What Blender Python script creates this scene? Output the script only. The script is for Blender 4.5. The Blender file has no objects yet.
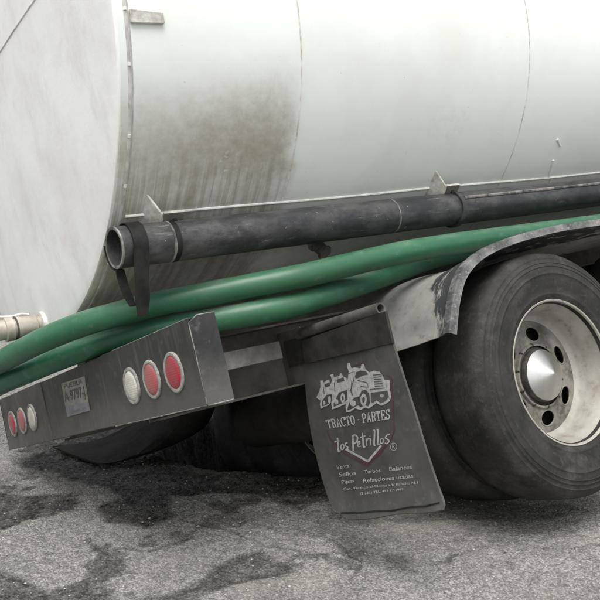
import bpy, bmesh, math, random
import numpy as np
from mathutils import Matrix, Vector
random.seed(7); RNG = np.random.RandomState(5)
A = np.array
SC = bpy.context.scene
COL = SC.collection

# ------------------------------------------------------------------ camera
F_PX = 832.17                     # focal length in pixels of the 600 px photograph
PITCH = math.radians(6.0)
CAM_H = 1.279
cam_d = bpy.data.cameras.new('camera'); cam = bpy.data.objects.new('camera', cam_d); COL.objects.link(cam)
cam_d.sensor_width = 36; cam_d.lens = 36 * F_PX / 600; cam_d.clip_start = .05; cam_d.clip_end = 3000
cam.location = (0, 0, CAM_H); cam.rotation_euler = (math.pi / 2 - PITCH, 0, 0)
SC.camera = cam

# ------------------------------------------------------------------ world, sun, exposure (overcast day)
SUN_EL, SUN_AZ = math.radians(65), math.radians(179)      # azimuth from +Y, clockwise: high, from behind the camera
w = bpy.data.worlds.new('World'); SC.world = w; w.use_nodes = True
nt = w.node_tree; nt.nodes.clear()
sky = nt.nodes.new('ShaderNodeTexSky'); sky.sky_type = 'NISHITA'; sky.sun_disc = False
sky.sun_elevation = SUN_EL; sky.sun_rotation = SUN_AZ; sky.air_density = 1.0; sky.dust_density = 5.0; sky.ozone_density = 1.0
hs = nt.nodes.new('ShaderNodeHueSaturation'); hs.inputs['Saturation'].default_value = .16
bg = nt.nodes.new('ShaderNodeBackground'); bg.inputs['Strength'].default_value = .15
wo = nt.nodes.new('ShaderNodeOutputWorld')
nt.links.new(sky.outputs[0], hs.inputs['Color']); nt.links.new(hs.outputs[0], bg.inputs[0]); nt.links.new(bg.outputs[0], wo.inputs[0])
sd = bpy.data.lights.new('sun', 'SUN'); sun = bpy.data.objects.new('sun', sd); COL.objects.link(sun)
sd.energy = 1.05; sd.angle = math.radians(35); sd.color = (1, .97, .92)
sv = Vector((math.sin(SUN_AZ) * math.cos(SUN_EL), math.cos(SUN_AZ) * math.cos(SUN_EL), math.sin(SUN_EL)))
sun.rotation_euler = sv.to_track_quat('Z', 'Y').to_euler(); sun.location = sv * 30
SC.view_settings.view_transform = 'Standard'; SC.view_settings.look = 'None'
SC.view_settings.gamma = 1; SC.view_settings.exposure = .74; SC.view_settings.use_curve_mapping = False

# ------------------------------------------------------------------ frames: truck (x forward, y left, z up) in the world
RW = A([[0.8078, -0.541, -0.2339], [0.5836, 0.7898, 0.1887], [0.0826, -0.289, 0.9538]])
u_, s_, v_ = np.linalg.svd(RW); RW = u_ @ v_
O_W = A([-0.8983, 3.2615, 0.5183])
TRUCK_M = Matrix([[*RW[0], O_W[0]], [*RW[1], O_W[1]], [*RW[2], O_W[2]], [0, 0, 0, 1]])
_cp, _sp = math.cos(PITCH), math.sin(PITCH)
CAM_W = A([0, 0, CAM_H])
def ray_w(u, v):                     # pixel of the 600 px photo -> world direction
    x, y = (u - 300) / F_PX, (v - 300) / F_PX
    return A([x, _cp - y * _sp, -_sp - y * _cp])
CAM_T = RW.T @ (CAM_W - O_W)
def ray_t(u, v): return RW.T @ ray_w(u, v)
def on_plane(u, v, ax, val):         # pixel -> truck-frame point on the plane axis = val
    d = ray_t(u, v); return CAM_T + d * ((val - CAM_T[ax]) / d[ax])
def on_ground(u, v):
    d = ray_w(u, v); return CAM_W + d * (-CAM_H / d[2])
def at_dist(u, v, dist):
    d = ray_t(u, v); return CAM_T + d / np.linalg.norm(d) * dist
def t2w(p): return RW @ A(p) + O_W

# ------------------------------------------------------------------ materials
def mat(name, c1, c2=None, rough=.6, metal=0., scale=8., bump=0., bscale=60., spec=.22, c3=None, stretch=None, rough2=None, coat=0., detail=8., lo=.4, hi=.62):
    """principled with two-tone noise, optional third fine tone, fine relief"""
    m = bpy.data.materials.new(name); m.use_nodes = True; t = m.node_tree; n = t.nodes; L = t.links
    p = n['Principled BSDF']; p.inputs['Roughness'].default_value = rough; p.inputs['Metallic'].default_value = metal
    p.inputs['Specular IOR Level'].default_value = spec; p.inputs['Coat Weight'].default_value = coat
    tc = n.new('ShaderNodeTexCoord'); src = tc.outputs['Object']
    if stretch:
        mp = n.new('ShaderNodeMapping'); mp.inputs['Scale'].default_value = stretch; L.new(src, mp.inputs['Vector']); src = mp.outputs[0]
    def noise(sc_, det=detail):
        k = n.new('ShaderNodeTexNoise'); k.inputs['Scale'].default_value = sc_; k.inputs['Detail'].default_value = det
        k.inputs['Roughness'].default_value = .65; L.new(src, k.inputs['Vector']); return k
    def ramp(fac, a, b):
        r = n.new('ShaderNodeMapRange'); r.inputs['From Min'].default_value = a; r.inputs['From Max'].default_value = b; L.new(fac, r.inputs['Value']); return r.outputs[0]
    def mix(f, a, b):
        k = n.new('ShaderNodeMix'); k.data_type = 'RGBA'; L.new(f, k.inputs['Factor'])
        for i, v in ((6, a), (7, b)):
            if isinstance(v, tuple): k.inputs[i].default_value = (*v, 1)
            else: L.new(v, k.inputs[i])
        return k.outputs[2]
    if c2 is None: p.inputs['Base Color'].default_value = (*c1, 1); base = None
    else:
        f = ramp(noise(scale).outputs['Fac'], lo, hi); base = mix(f, c1, c2)
        if rough2 is not None:
            r = n.new('ShaderNodeMapRange'); r.inputs['To Min'].default_value = rough; r.inputs['To Max'].default_value = rough2; L.new(f, r.inputs['Value']); L.new(r.outputs[0], p.inputs['Roughness'])
        if c3: base = mix(ramp(noise(scale * 4.3).outputs['Fac'], .56, .72), base, c3)
        L.new(base, p.inputs['Base Color'])
    if bump:
        b = n.new('ShaderNodeBump'); b.inputs['Strength'].default_value = bump; b.inputs['Distance'].default_value = .01
        L.new(noise(bscale, 6).outputs['Fac'], b.inputs['Height']); L.new(b.outputs[0], p.inputs['Normal'])
    m['api'] = 0
    return m, dict(n=n, L=L, p=p, noise=noise, ramp=ramp, mix=mix, src=src, base=base)

class G:   # small node-graph helper
    def __init__(s, d): s.n, s.L = d['n'], d['L']
    def math(s, op, a, b=None, c=None, clamp=False):
        k = s.n.new('ShaderNodeMath'); k.operation = op; k.use_clamp = clamp
        for i, v in enumerate((a, b, c)):
            if v is None: continue
            if isinstance(v, (int, float)): k.inputs[i].default_value = v
            else: s.L.new(v, k.inputs[i])
        return k.outputs[0]
    def smooth(s, v, a, b):
        k = s.n.new('ShaderNodeMapRange'); k.interpolation_type = 'SMOOTHSTEP'; k.inputs['From Min'].default_value = a; k.inputs['From Max'].default_value = b
        s.L.new(v, k.inputs['Value']); return k.outputs[0]
    def noise(s, vec, scale, det=6, rough=.6):
        k = s.n.new('ShaderNodeTexNoise'); k.inputs['Scale'].default_value = scale; k.inputs['Detail'].default_value = det; k.inputs['Roughness'].default_value = rough
        s.L.new(vec, k.inputs['Vector']); return k.outputs['Fac']
    def mapping(s, vec, scale, rot=(0, 0, 0)):
        k = s.n.new('ShaderNodeMapping'); k.inputs['Scale'].default_value = scale; k.inputs['Rotation'].default_value = rot; s.L.new(vec, k.inputs['Vector']); return k.outputs[0]

M = {}
# tank paint: white enamel, large soft brown road-grime stain with rain streaks, scattered scuffs
m, d = mat('tank_paint', (.745, .785, .748), (.70, .72, .675), spec=.3, rough=.42, scale=2.5, bump=.05, bscale=25, lo=.45, hi=.7)
g = G(d); tc = d['n'].new('ShaderNodeTexCoord'); obv = tc.outputs['Object']; sep = d['n'].new('ShaderNodeSeparateXYZ'); d['L'].new(obv, sep.inputs[0])
X, Y, Z = sep.outputs
warp = g.noise(obv, 3.2, 5)
fine = g.noise(obv, 34, 6, .7)
# grime blob in x (between head rim and first ring seam) and height
xw_ = g.math('ADD', X, g.math('MULTIPLY', g.math('SUBTRACT', warp, .5), .22))
fx = g.math('MULTIPLY', g.smooth(xw_, -.32, .04), g.math('SUBTRACT', 1.0, g.smooth(xw_, .60, .73)))
topw = g.math('ADD', Z, g.math('MULTIPLY', g.math('SUBTRACT', warp, .5), .20))
fz = g.math('SUBTRACT', 1.0, g.smooth(topw, .66, 1.02))
core_x = g.math('MULTIPLY', g.smooth(xw_, .02, .52), g.math('SUBTRACT', 1.0, g.smooth(xw_, .62, .71)))
core_z = g.math('MULTIPLY', g.smooth(topw, .55, .68), g.math('SUBTRACT', 1.0, g.smooth(topw, .72, .92)))
mott = g.smooth(g.noise(obv, 20, 9, .66), .25, .75)
gr = g.math('MULTIPLY', g.math('MULTIPLY', fx, fz), g.math('ADD', .40, g.math('MULTIPLY', mott, .20)))
gr = g.math('ADD', gr, g.math('MULTIPLY', g.math('MULTIPLY', core_x, core_z), g.math('ADD', .27, g.math('MULTIPLY', mott, .16))))
# vertical rain streaks on the lower flank
st = g.smooth(g.noise(g.mapping(obv, (38, 1, 1.6), (0, .12, 0)), 1.0, 4, .7), .42, .62)
low = g.math('SUBTRACT', 1.0, g.smooth(Z, .60, .72))
gr = g.math('ADD', gr, g.math('MULTIPLY', g.math('MULTIPLY', low, fx), g.math('MULTIPLY', g.math('SUBTRACT', st, .40), .42)))
# general dust towards the belly
belly = g.math('SUBTRACT', 1.0, g.smooth(Z, .42, .62))
gr = g.math('ADD', gr, g.math('MULTIPLY', belly, g.math('ADD', .16, g.math('MULTIPLY', mott, .16))))
gr = g.math('MULTIPLY', gr, g.math('ADD', .80, g.math('MULTIPLY', g.smooth(fine, .25, .75), .4)))
graw = gr; gr = g.math('MINIMUM', gr, 1.0)
c = d['mix'](g.math('MULTIPLY', g.math('TANH', g.math('MULTIPLY', graw, 1.28)), .86), d['base'], (.205, .168, .104))
# pale smear of an old weld repair, a reddish scuff, small scratches
def blob(cx, cz, rx, rz):
    a = g.math('POWER', g.math('DIVIDE', g.math('SUBTRACT', X, cx), rx), 2); b = g.math('POWER', g.math('DIVIDE', g.math('SUBTRACT', Z, cz), rz), 2)
    return g.math('SUBTRACT', 1.0, g.smooth(g.math('ADD', a, b), .2, 1.0))
sc1 = g.math('MULTIPLY', blob(1.44, .76, .16, .08), g.smooth(fine, .40, .70))
c = d['mix'](g.math('MULTIPLY', sc1, .14), c, (.42, .30, .25))
scr = g.math('MULTIPLY', blob(.40, .665, .05, .05), g.smooth(g.noise(g.mapping(obv, (30, 1, 60), (0, .7, 0)), 1, 3), .56, .62))
c = d['mix'](g.math('MULTIPLY', scr, .7), c, (.62, .60, .53))
spk = g.smooth(g.noise(obv, 70, 2), .74, .78)
c = d['mix'](g.math('MULTIPLY', spk, .4), c, (.25, .23, .2))
d['L'].new(c, d['p'].inputs['Base Color'])
rr = g.math('ADD', .38, g.math('MULTIPLY', gr, .45)); d['L'].new(rr, d['p'].inputs['Roughness'])
M['tank'] = m
# tank head: white, cool, faint pink and grey scuffs running down
m, d = mat('head_paint', (.79, .795, .775), (.69, .685, .655), rough=.6, scale=2.6, bump=.22, bscale=7, lo=.40, hi=.68, detail=12)
g = G(d); obv = d['src']
st = g.smooth(g.noise(g.mapping(obv, (1, 3.2, 1.3), (.25, 0, 0)), 2.2, 9, .68), .48, .70)
c = d['mix'](g.math('MULTIPLY', st, .34), d['base'], (.52, .505, .46))
nick = g.smooth(g.noise(g.mapping(obv, (1, 5, 2.6), (.35, 0, 0)), 2.4, 7, .7), .68, .73)
c = d['mix'](g.math('MULTIPLY', nick, .55), c, (.26, .25, .22))
pk = g.smooth(g.noise(obv, 7, 3), .62, .75)
c = d['mix'](g.math('MULTIPLY', pk, .25), c, (.66, .52, .48))
d['L'].new(c, d['p'].inputs['Base Color']); M['head'] = m
M['faint_seam'] = mat('faint_seam', (.50, .51, .48), (.40, .40, .37), rough=.6, scale=16)[0]
M['rim_bead'] = mat('rim_bead', (.56, .56, .53), (.38, .37, .34), rough=.6, scale=16)[0]
M['caulk'] = mat('grey_caulk', (.34, .335, .31), (.50, .495, .47), rough=.8, scale=14)[0]
M['seam'] = mat('seam_paint', (.70, .70, .66), (.42, .40, .35), rough=.55, scale=20)[0]
M['dirty_white'] = mat('dirty_white_steel', (.62, .62, .58), (.30, .29, .25), rough=.6, scale=14, bump=.1)[0]
M['pale_line'] = mat('bright_edge_paint', (.82, .82, .78), (.6, .6, .55), rough=.5, scale=9)[0]
m, d = mat('worn_black_pipe', (.040, .041, .043), (.105, .105, .103), spec=.4, rough=.36, scale=3.0, bump=.10, bscale=45, stretch=(.45, 1, 1), lo=.34, hi=.68, rough2=.62, detail=12)
g = G(d); tcp = d['n'].new('ShaderNodeTexCoord').outputs['Object']
bk = g.smooth(g.noise(g.mapping(tcp, (1.3, 2.2, 2.2)), 5.0, 12, .72), .34, .62)
c = d['mix'](g.math('MULTIPLY', bk, .85), d['base'], (.013, .014, .016))
sk = g.smooth(g.noise(g.mapping(tcp, (3, 26, 26), (0, 0, .04)), 1.2, 5, .7), .60, .70); c = d['mix'](g.math('MULTIPLY', sk, .62), c, (.20, .20, .19))
ch_ = g.smooth(g.noise(tcp, 60, 3), .70, .74); c = d['mix'](g.math('MULTIPLY', ch_, .55), c, (.36, .355, .34))
d['L'].new(c, d['p'].inputs['Base Color']); M['pipe'] = m
M['pipe_in'] = mat('pipe_inside', (.05, .047, .042), (.16, .13, .10), rough=.8, scale=20)[0]
M['pipe_edge'] = mat('scraped_pipe_edge', (.24, .235, .22), (.055, .054, .052), rough=.5, scale=16)[0]
M['strap'] = mat('black_rubber', (.008, .008, .008), (.018, .018, .017), rough=.6, scale=20)[0]
m, d = mat('worn_dark_grey_bumper', (.016, .0165, .017), (.036, .036, .035), rough=.32, scale=5, bump=.10, bscale=50, c3=(.075, .074, .070), spec=.32, rough2=.5)
g = G(d); tcb = d['n'].new('ShaderNodeTexCoord').outputs['Object']; sb2 = d['n'].new('ShaderNodeSeparateXYZ'); d['L'].new(tcb, sb2.inputs[0])
dz = g.math('SUBTRACT', 1.0, g.smooth(g.math('ADD', sb2.outputs[2], g.math('MULTIPLY', g.math('SUBTRACT', g.noise(tcb, 7, 6, .7), .5), .22)), -.13, .06))
cr = d['p'].inputs['Base Color'].links[0].from_socket
c = d['mix'](g.math('MULTIPLY', dz, .55), cr, (.125, .120, .109)); 
vs_ = g.smooth(g.noise(g.mapping(tcb, (1, 14, 1.5)), 1.4, 5, .65), .52, .72); c = d['mix'](g.math('MULTIPLY', vs_, .36), c, (.13, .127, .117))
d['L'].new(c, d['p'].inputs['Base Color']); M['bumper'] = m
M['bumper_edge'] = mat('scraped_bumper_edge', (.24, .235, .22), (.05, .05, .05), rough=.5, scale=22)[0]
M['panel'] = mat('dusty_grey_panel', (.052, .050, .046), (.088, .084, .076), rough=.6, scale=6, bump=.06)[0]
M['bezel'] = mat('pale_grommet', (.33, .322, .305), (.17, .165, .15), rough=.6, scale=40)[0]
def lens(name, col, c2):
    m, d = mat(name, col, c2, rough=.25, scale=18, spec=.5); g = G(d); hs_ = []
    for dr in ('Y', 'Z'):
        wv = d['n'].new('ShaderNodeTexWave'); wv.wave_type = 'BANDS'; wv.bands_direction = dr; wv.inputs['Scale'].default_value = 42; d['L'].new(d['src'], wv.inputs['Vector']); hs_.append(wv.outputs['Fac'])
    b = d['n'].new('ShaderNodeBump'); b.inputs['Strength'].default_value = .10; b.inputs['Distance'].default_value = .003
    d['L'].new(g.math('ADD', *hs_), b.inputs['Height']); d['L'].new(b.outputs[0], d['p'].inputs['Normal']); return m
M['red_lens'] = lens('red_lens', (.36, .018, .035), (.24, .05, .055)); M['dull_red_lens'] = lens('dull_red_lens', (.36, .075, .08), (.27, .12, .11)); M['white_lens'] = lens('white_lens', (.58, .57, .52), (.44, .425, .375))
M['frame'] = mat('dusty_chassis', (.075, .071, .063), (.14, .131, .115), rough=.75, scale=7, bump=.1)[0]
M['bracket_grey'] = mat('dusty_bracket', (.105, .102, .093), (.175, .169, .153), rough=.7, scale=12)[0]
M['dark'] = mat('dark_undercarriage', (.018, .017, .015), (.03, .028, .025), rough=.85, scale=10)[0]
M['flap'] = mat('dusty_rubber_flap', (.058, .058, .054), (.085, .084, .078), rough=.62, scale=6, bump=.06, bscale=80, c3=(.105, .103, .095))[0]
M['shade_rubber'] = mat('shaded_flap_rubber', (.016, .015, .014), (.030, .028, .026), c3=(.045, .043, .039), rough=.9, spec=.15, scale=7, bump=.2, bscale=30)[0]  # flap rubber darkened, the bumper's shade put into the colour
M['flap_dark'] = mat('bar_rubber', (.022, .022, .020), (.045, .043, .039), rough=.7, scale=12)[0]
M['tube_dust'] = mat('dusty_tube', (.045, .043, .039), (.11, .105, .095), rough=.7, scale=8)[0]
M['print'] = mat('pale_print', (.42, .42, .40), (.25, .25, .235), rough=.7, scale=70, lo=.45, hi=.66)[0]
M['print_red'] = mat('faded_red_print', (.12, .040, .042), (.075, .05, .048), rough=.7, scale=30)[0]
M['plate'] = mat('plate_cream', (.27, .265, .235), (.18, .176, .155), rough=.5, scale=15)[0]
M['plate_blue'] = mat('plate_strip', (.17, .17, .20), (.22, .22, .24), rough=.5, scale=20)[0]
M['plate_ink'] = mat('plate_ink', (.065, .065, .058), (.13, .13, .112), rough=.6, scale=30)[0]
# hose: green, paler where its surface faces up, broken by noise
m, d = mat('green_hose', (.019, .098, .047), (.030, .128, .064), rough=.40, scale=6, bump=.07, bscale=40, spec=.45, c3=(.05, .15, .10), stretch=(.6, 1, 1))
g = G(d); geo = d['n'].new('ShaderNodeNewGeometry'); sp = d['n'].new('ShaderNodeSeparateXYZ'); d['L'].new(geo.outputs['Normal'], sp.inputs[0])
upf = g.math('MULTIPLY', g.smooth(sp.outputs[2], .55, 1.0), g.smooth(g.noise(d['src'], 4, 6, .7), .36, .66))
oldbase = d['p'].inputs['Base Color'].links[0].from_socket
c = d['mix'](g.math('MULTIPLY', upf, .52), oldbase, (.23, .28, .235))
scf = g.smooth(g.noise(d['src'], 18, 6, .7), .60, .70); c = d['mix'](g.math('MULTIPLY', scf, .5), c, (.15, .155, .115))
grm = g.smooth(g.noise(g.mapping(d['src'], (.5, 1, 1)), 3.3, 8, .7), .50, .70); c = d['mix'](g.math('MULTIPLY', grm, .28), c, (.035, .055, .036))
d['L'].new(c, d['p'].inputs['Base Color'])
rib = d['n'].new('ShaderNodeAttribute'); rib.attribute_name = 'run'
M['hose'] = m
M['coupling'] = mat('tan_coupling', (.52, .49, .42), (.36, .33, .27), rough=.45, scale=14, bump=.1, metal=.25)[0]
M['alloy'] = mat('pale_alloy', (.72, .72, .69), (.55, .54, .5), rough=.45, scale=14, metal=.3)[0]
# tyre: dusty black rubber
m, d = mat('tyre_rubber', (.016, .016, .016), (.040, .0395, .037), rough=.66, spec=.18, scale=7, bump=.25, bscale=70, detail=12, lo=.32, hi=.68)
g = G(d); tct = d['n'].new('ShaderNodeTexCoord').outputs['Object']
sp1 = g.smooth(g.noise(tct, 42, 6, .75), .52, .70); c = d['mix'](g.math('MULTIPLY', sp1, .28), d['base'], (.11, .105, .096))
sp3 = g.smooth(g.noise(tct, 4.5, 8, .7), .50, .68); c = d['mix'](g.math('MULTIPLY', sp3, .42), c, (.105, .10, .092))
d['L'].new(c, d['p'].inputs['Base Color'])
M['tyre'] = m
M['rim'] = mat('dusty_cream_rim', (.37, .36, .325), (.265, .255, .225), rough=.55, scale=6, bump=.08, c3=(.24, .20, .15))[0]
M['disc'] = mat('grimy_wheel_disc', (.25, .24, .21), (.085, .08, .07), rough=.6, c3=(.30, .27, .21), scale=9, bump=.15, metal=.1)[0]
M['hub'] = mat('greasy_hub', (.035, .033, .030), (.085, .08, .07), rough=.5, scale=14, bump=.1, metal=.3)[0]
M['cone'] = mat('dull_alloy_cone', (.64, .64, .62), (.50, .495, .47), rough=.34, scale=6, metal=1.0)[0]
M['hole'] = M['dark']
# fender: bare dusty inside-out steel, black paint scraped along the lip
m, d = mat('dusty_fender', (.315, .312, .29), (.225, .222, .202), rough=.6, scale=5, bump=.06, c3=(.16, .15, .125))
g = G(d); st = g.smooth(g.noise(g.mapping(d['src'], (1, 24, 1.5)), 1.2, 4), .56, .7)
oldbase = d['p'].inputs['Base Color'].links[0].from_socket
c = d['mix'](g.math('MULTIPLY', st, .45), oldbase, (.14, .135, .115)); sf = d['n'].new('ShaderNodeSeparateXYZ'); d['L'].new(d['src'], sf.inputs[0])
pb_ = g.math('ADD', g.math('MULTIPLY', g.smooth(sf.outputs[2], -.02, .16), .10), g.math('MULTIPLY', g.math('SUBTRACT', g.noise(d['src'], 6, 6, .6), .5), .16))
pm = g.math('SUBTRACT', 1.0, g.smooth(g.math('SUBTRACT', sf.outputs[1], pb_), -1.05, -1.03))
c = d['mix'](g.math('MULTIPLY', pm, g.smooth(g.noise(g.mapping(d['src'], (6, 20, 6)), 1.5, 6, .7), .36, .48)), c, (.035, .036, .038))
d['L'].new(c, d['p'].inputs['Base Color']); M['fender'] = m
M['lip'] = mat('scraped_black_lip', (.060, .061, .063), (.17, .171, .168), rough=.36, scale=12, bump=.12, c3=(.30, .295, .28), rough2=.55)[0]

# ------------------------------------------------------------------ mesh helpers
def new_mesh(name, verts, faces, mats, parent=None, smooth=True, mi=None, angle=38):
    me = bpy.data.meshes.new(name); me.from_pydata([tuple(map(float, v)) for v in verts], [], [tuple(f) for f in faces])
    for k in (mats if isinstance(mats, (list, tuple)) else [mats]): me.materials.append(M[k] if isinstance(k, str) else k)
    if mi is not None: me.polygons.foreach_set('material_index', list(mi))
    me.update()
    bm = bmesh.new(); bm.from_mesh(me); bmesh.ops.recalc_face_normals(bm, faces=bm.faces[:])
    if smooth:
        for f in bm.faces: f.smooth = True
        for e in bm.edges:
            if len(e.link_faces) == 2 and e.calc_face_angle(0) > math.radians(angle): e.smooth = False
    bm.to_mesh(me); bm.free()
    o = bpy.data.objects.new(name, me); COL.objects.link(o)
    if parent is not None: o.parent = parent
    return o
class MB:
    def __init__(s): s.v, s.f, s.m = [], [], []
    def add(s, v, f, m=0):
        k = len(s.v); s.v += [tuple(p) for p in v]; s.f += [tuple(i + k for i in q) for q in f]; s.m += [m] * len(f); return s
    def box(s, lo, hi, m=0):
        x0, y0, z0 = lo; x1, y1, z1 = hi
        v = [(x0, y0, z0), (x1, y0, z0), (x1, y1, z0), (x0, y1, z0), (x0, y0, z1), (x1, y0, z1), (x1, y1, z1), (x0, y1, z1)]
        return s.add(v, [(0, 3, 2, 1), (4, 5, 6, 7), (0, 1, 5, 4), (1, 2, 6, 5), (2, 3, 7, 6), (3, 0, 4, 7)], m)
    def tube(s, path, r, seg=16, m=0, cap=True, taper=None):
        v, f = sweep(path, r, seg, cap); return s.add(v, f, m)
    def lathe(s, prof, axis='y', c=(0, 0, 0), seg=48, m=0, closed=False):
        v, f = lathe(prof, axis, c, seg, closed); return s.add(v, f, m)
    def prism(s, poly, thick, n, m=0):   # 3D polygon extruded by vector
        poly = [A(p, float) for p in poly]; k = len(poly); t = A(n) * thick
        v = poly + [p + t for p in poly]
        return s.add(v, [tuple(range(k))[::-1], tuple(range(k, 2 * k))] + [(i, (i + 1) % k, k + (i + 1) % k, k + i) for i in range(k)], m)
    def build(s, name, mats, parent=None, smooth=True, bevel=0, angle=38, seg=2):
        o = new_mesh(name, s.v, s.f, mats, parent, smooth, s.m, angle)
        if bevel:
            b = o.modifiers.new('bevel', 'BEVEL'); b.width = bevel; b.segments = seg; b.limit_method = 'ANGLE'; b.angle_limit = math.radians(40)
        return o
def sweep(path, r, seg=16, cap=True):
    P = [A(p, float) for p in path]; n = len(P); rs = r if hasattr(r, '__len__') else [r] * n
    T = [P[min(i + 1, n - 1)] - P[max(i - 1, 0)] for i in range(n)]; T = [t / np.linalg.norm(t) for t in T]
    a = A([0, 0, 1.]) if abs(T[0][2]) < .9 else A([1., 0, 0]); N = np.cross(T[0], a); N /= np.linalg.norm(N); v = []; f = []
    for i in range(n):
        N = N - T[i] * (N @ T[i]); N /= np.linalg.norm(N); Bn = np.cross(T[i], N)
        for k in range(seg):
            t = 2 * math.pi * k / seg; v.append(P[i] + rs[i] * (math.cos(t) * N + math.sin(t) * Bn))
    for i in range(n - 1):
        for k in range(seg): f.append((i * seg + k, i * seg + (k + 1) % seg, (i + 1) * seg + (k + 1) % seg, (i + 1) * seg + k))
    if cap: f.append(tuple(range(seg))[::-1]); f.append(tuple(range((n - 1) * seg, n * seg)))
    return v, f
def lathe(prof, axis='y', c=(0, 0, 0), seg=48, closed=False):
    v = []; f = []; n = len(prof)
    for (h, r) in prof:
        for k in range(seg):
            t = 2 * math.pi * k / seg; a, b = r * math.cos(t), r * math.sin(t)
            v.append(A(c) + (A([a, h, b]) if axis == 'y' else A([h, a, b]) if axis == 'x' else A([a, b, h])))
    for i in range(n if closed else n - 1):
        j = (i + 1) % n
        for k in range(seg): f.append((i * seg + k, i * seg + (k + 1) % seg, j * seg + (k + 1) % seg, j * seg + k))
    if not closed:
        for i in (0, n - 1):
            if prof[i][1] > 1e-6 and False: f.append(tuple(range(i * seg, (i + 1) * seg)))
    return v, f
def catmull(P, n=10):
    P = [A(p, float) for p in P]; P = [2 * P[0] - P[1]] + P + [2 * P[-1] - P[-2]]; out = []
    for i in range(1, len(P) - 2):
        for k in range(n):
            t = k / n; a, b, c, d_ = P[i - 1:i + 3]
            out.append(.5 * ((2 * b) + (c - a) * t + (2 * a - 5 * b + 4 * c - d_) * t * t + (3 * b - a - 3 * c + d_) * t ** 3))
    out.append(P[-2]); return out
def solid(o, t, off):
    q = o.modifiers.new('thickness', 'SOLIDIFY'); q.thickness = t; q.offset = off
    q = o.modifiers.new('crisp', 'EDGE_SPLIT'); q.split_angle = math.radians(45)
def tag(o, label=None, cat=None, group=None, kind=None):
    for k, v in (('label', label), ('category', cat), ('group', group), ('kind', kind)):
        if v: o[k] = v
    return o

# ------------------------------------------------------------------ ground: one sheet, fine near the truck, reaching the horizon, with the collapsed pit under the far wheels
def vnoise(x, y, seed=0):
    r = np.random.RandomState(seed); T = r.rand(256, 256)
    xi = np.floor(x).astype(int); yi = np.floor(y).astype(int); fx = x - xi; fy = y - yi; fx = fx * fx * (3 - 2 * fx); fy = fy * fy * (3 - 2 * fy)
    g_ = lambda i, j: T[i % 256, j % 256]
    return (g_(xi, yi) * (1 - fx) + g_(xi + 1, yi) * fx) * (1 - fy) + (g_(xi, yi + 1) * (1 - fx) + g_(xi + 1, yi + 1) * fx) * fy
def fbm(x, y, s, o=4, seed=0): return sum(vnoise(x * s * 2 ** k + 31 * k, y * s * 2 ** k + 17 * k, seed + k) / 2 ** (k + 1) for k in range(o)) / (1 - .5 ** o) - .5
def axis(lo, hi, step, far):
    c = list(np.arange(lo, hi, step)); d_ = step; v = hi
    up_, dn = [], []
    while v < far: up_.append(v); d_ *= 1.28; v += d_
    up_.append(far); d_ = step; v = lo
    while True:
        d_ *= 1.28; v -= d_
        if v < -far: dn.append(-far); break
        dn.append(v)
    return A(dn[::-1] + c + up_)
gx = axis(-2.6, 2.6, .0095, 900.); gy = axis(2.2, 6.4, .0105, 900.)
GX, GY = np.meshgrid(gx, gy, indexing='ij')
def poly_g(px): return A([on_ground(*p)[:2] for p in px])
def sdist(px, py, poly):
    a = poly; b = np.roll(poly, -1, 0); dmin = np.full(px.shape, 1e9); ins = np.zeros(px.shape, bool)
    for p, q in zip(a, b):
        e = q - p; t = np.clip(((px - p[0]) * e[0] + (py - p[1]) * e[1]) / (e @ e + 1e-12), 0, 1)
        dmin = np.minimum(dmin, np.hypot(px - p[0] - t * e[0], py - p[1] - t * e[1]))
        cnd = ((p[1] > py) != (q[1] > py)) & (px < (q[0] - p[0]) * (py - p[1]) / (q[1] - p[1] + 1e-12) + p[0]); ins ^= cnd
    return np.where(ins, -dmin, dmin)
def ldist(px, py, line):
    dmin = np.full(px.shape, 1e9)
    for p, q in zip(line[:-1], line[1:]):
        e = q - p; t = np.clip(((px - p[0]) * e[0] + (py - p[1]) * e[1]) / (e @ e), 0, 1)
        dmin = np.minimum(dmin, np.hypot(px - p[0] - t * e[0], py - p[1] - t * e[1]))
    return dmin
near = (np.abs(GX) < 3.2) & (GY > 1.6) & (GY < 7.2)
ax_, ay_ = GX[near], GY[near]
w1 = fbm(ax_, ay_, 5, 5, 3); w2 = fbm(ax_, ay_, 5, 5, 9)
wx, wy = ax_ + .10 * w1, ay_ + .17 * w2
WET_SHADES = [([(30, 460), (60, 440), (200, 400), (420, 400), (420, 470), (335, 503), (310, 503), (285, 506), (240, 492), (205, 494), (172, 496), (168, 515), (150, 527), (110, 522), (98, 507), (124, 497), (95, 487), (65, 477)], 1),  # damp stain at left, stretched under the truck as painted shade
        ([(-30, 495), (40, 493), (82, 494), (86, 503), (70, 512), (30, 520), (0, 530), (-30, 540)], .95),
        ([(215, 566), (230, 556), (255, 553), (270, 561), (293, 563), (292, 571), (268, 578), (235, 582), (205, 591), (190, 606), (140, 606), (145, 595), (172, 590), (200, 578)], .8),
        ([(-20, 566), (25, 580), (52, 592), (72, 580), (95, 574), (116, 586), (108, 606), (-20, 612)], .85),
        ([(330, 500), (440, 495), (560, 505), (585, 512), (500, 520), (445, 518), (400, 524), (352, 527), (326, 520)], .55),  # painted shade on the ground below flap and near tyre
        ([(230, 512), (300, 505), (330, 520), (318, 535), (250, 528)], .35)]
wet_shade = np.zeros(ax_.shape)  # one mask for damp stains and for painted shade
for px, k in WET_SHADES:
    s = sdist(wx, wy, poly_g(px)); wet_shade = np.maximum(wet_shade, k * np.clip((.018 - s) / .030, 0, 1))
lft = np.clip((.75 - ax_) / .9, 0, 1)
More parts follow.
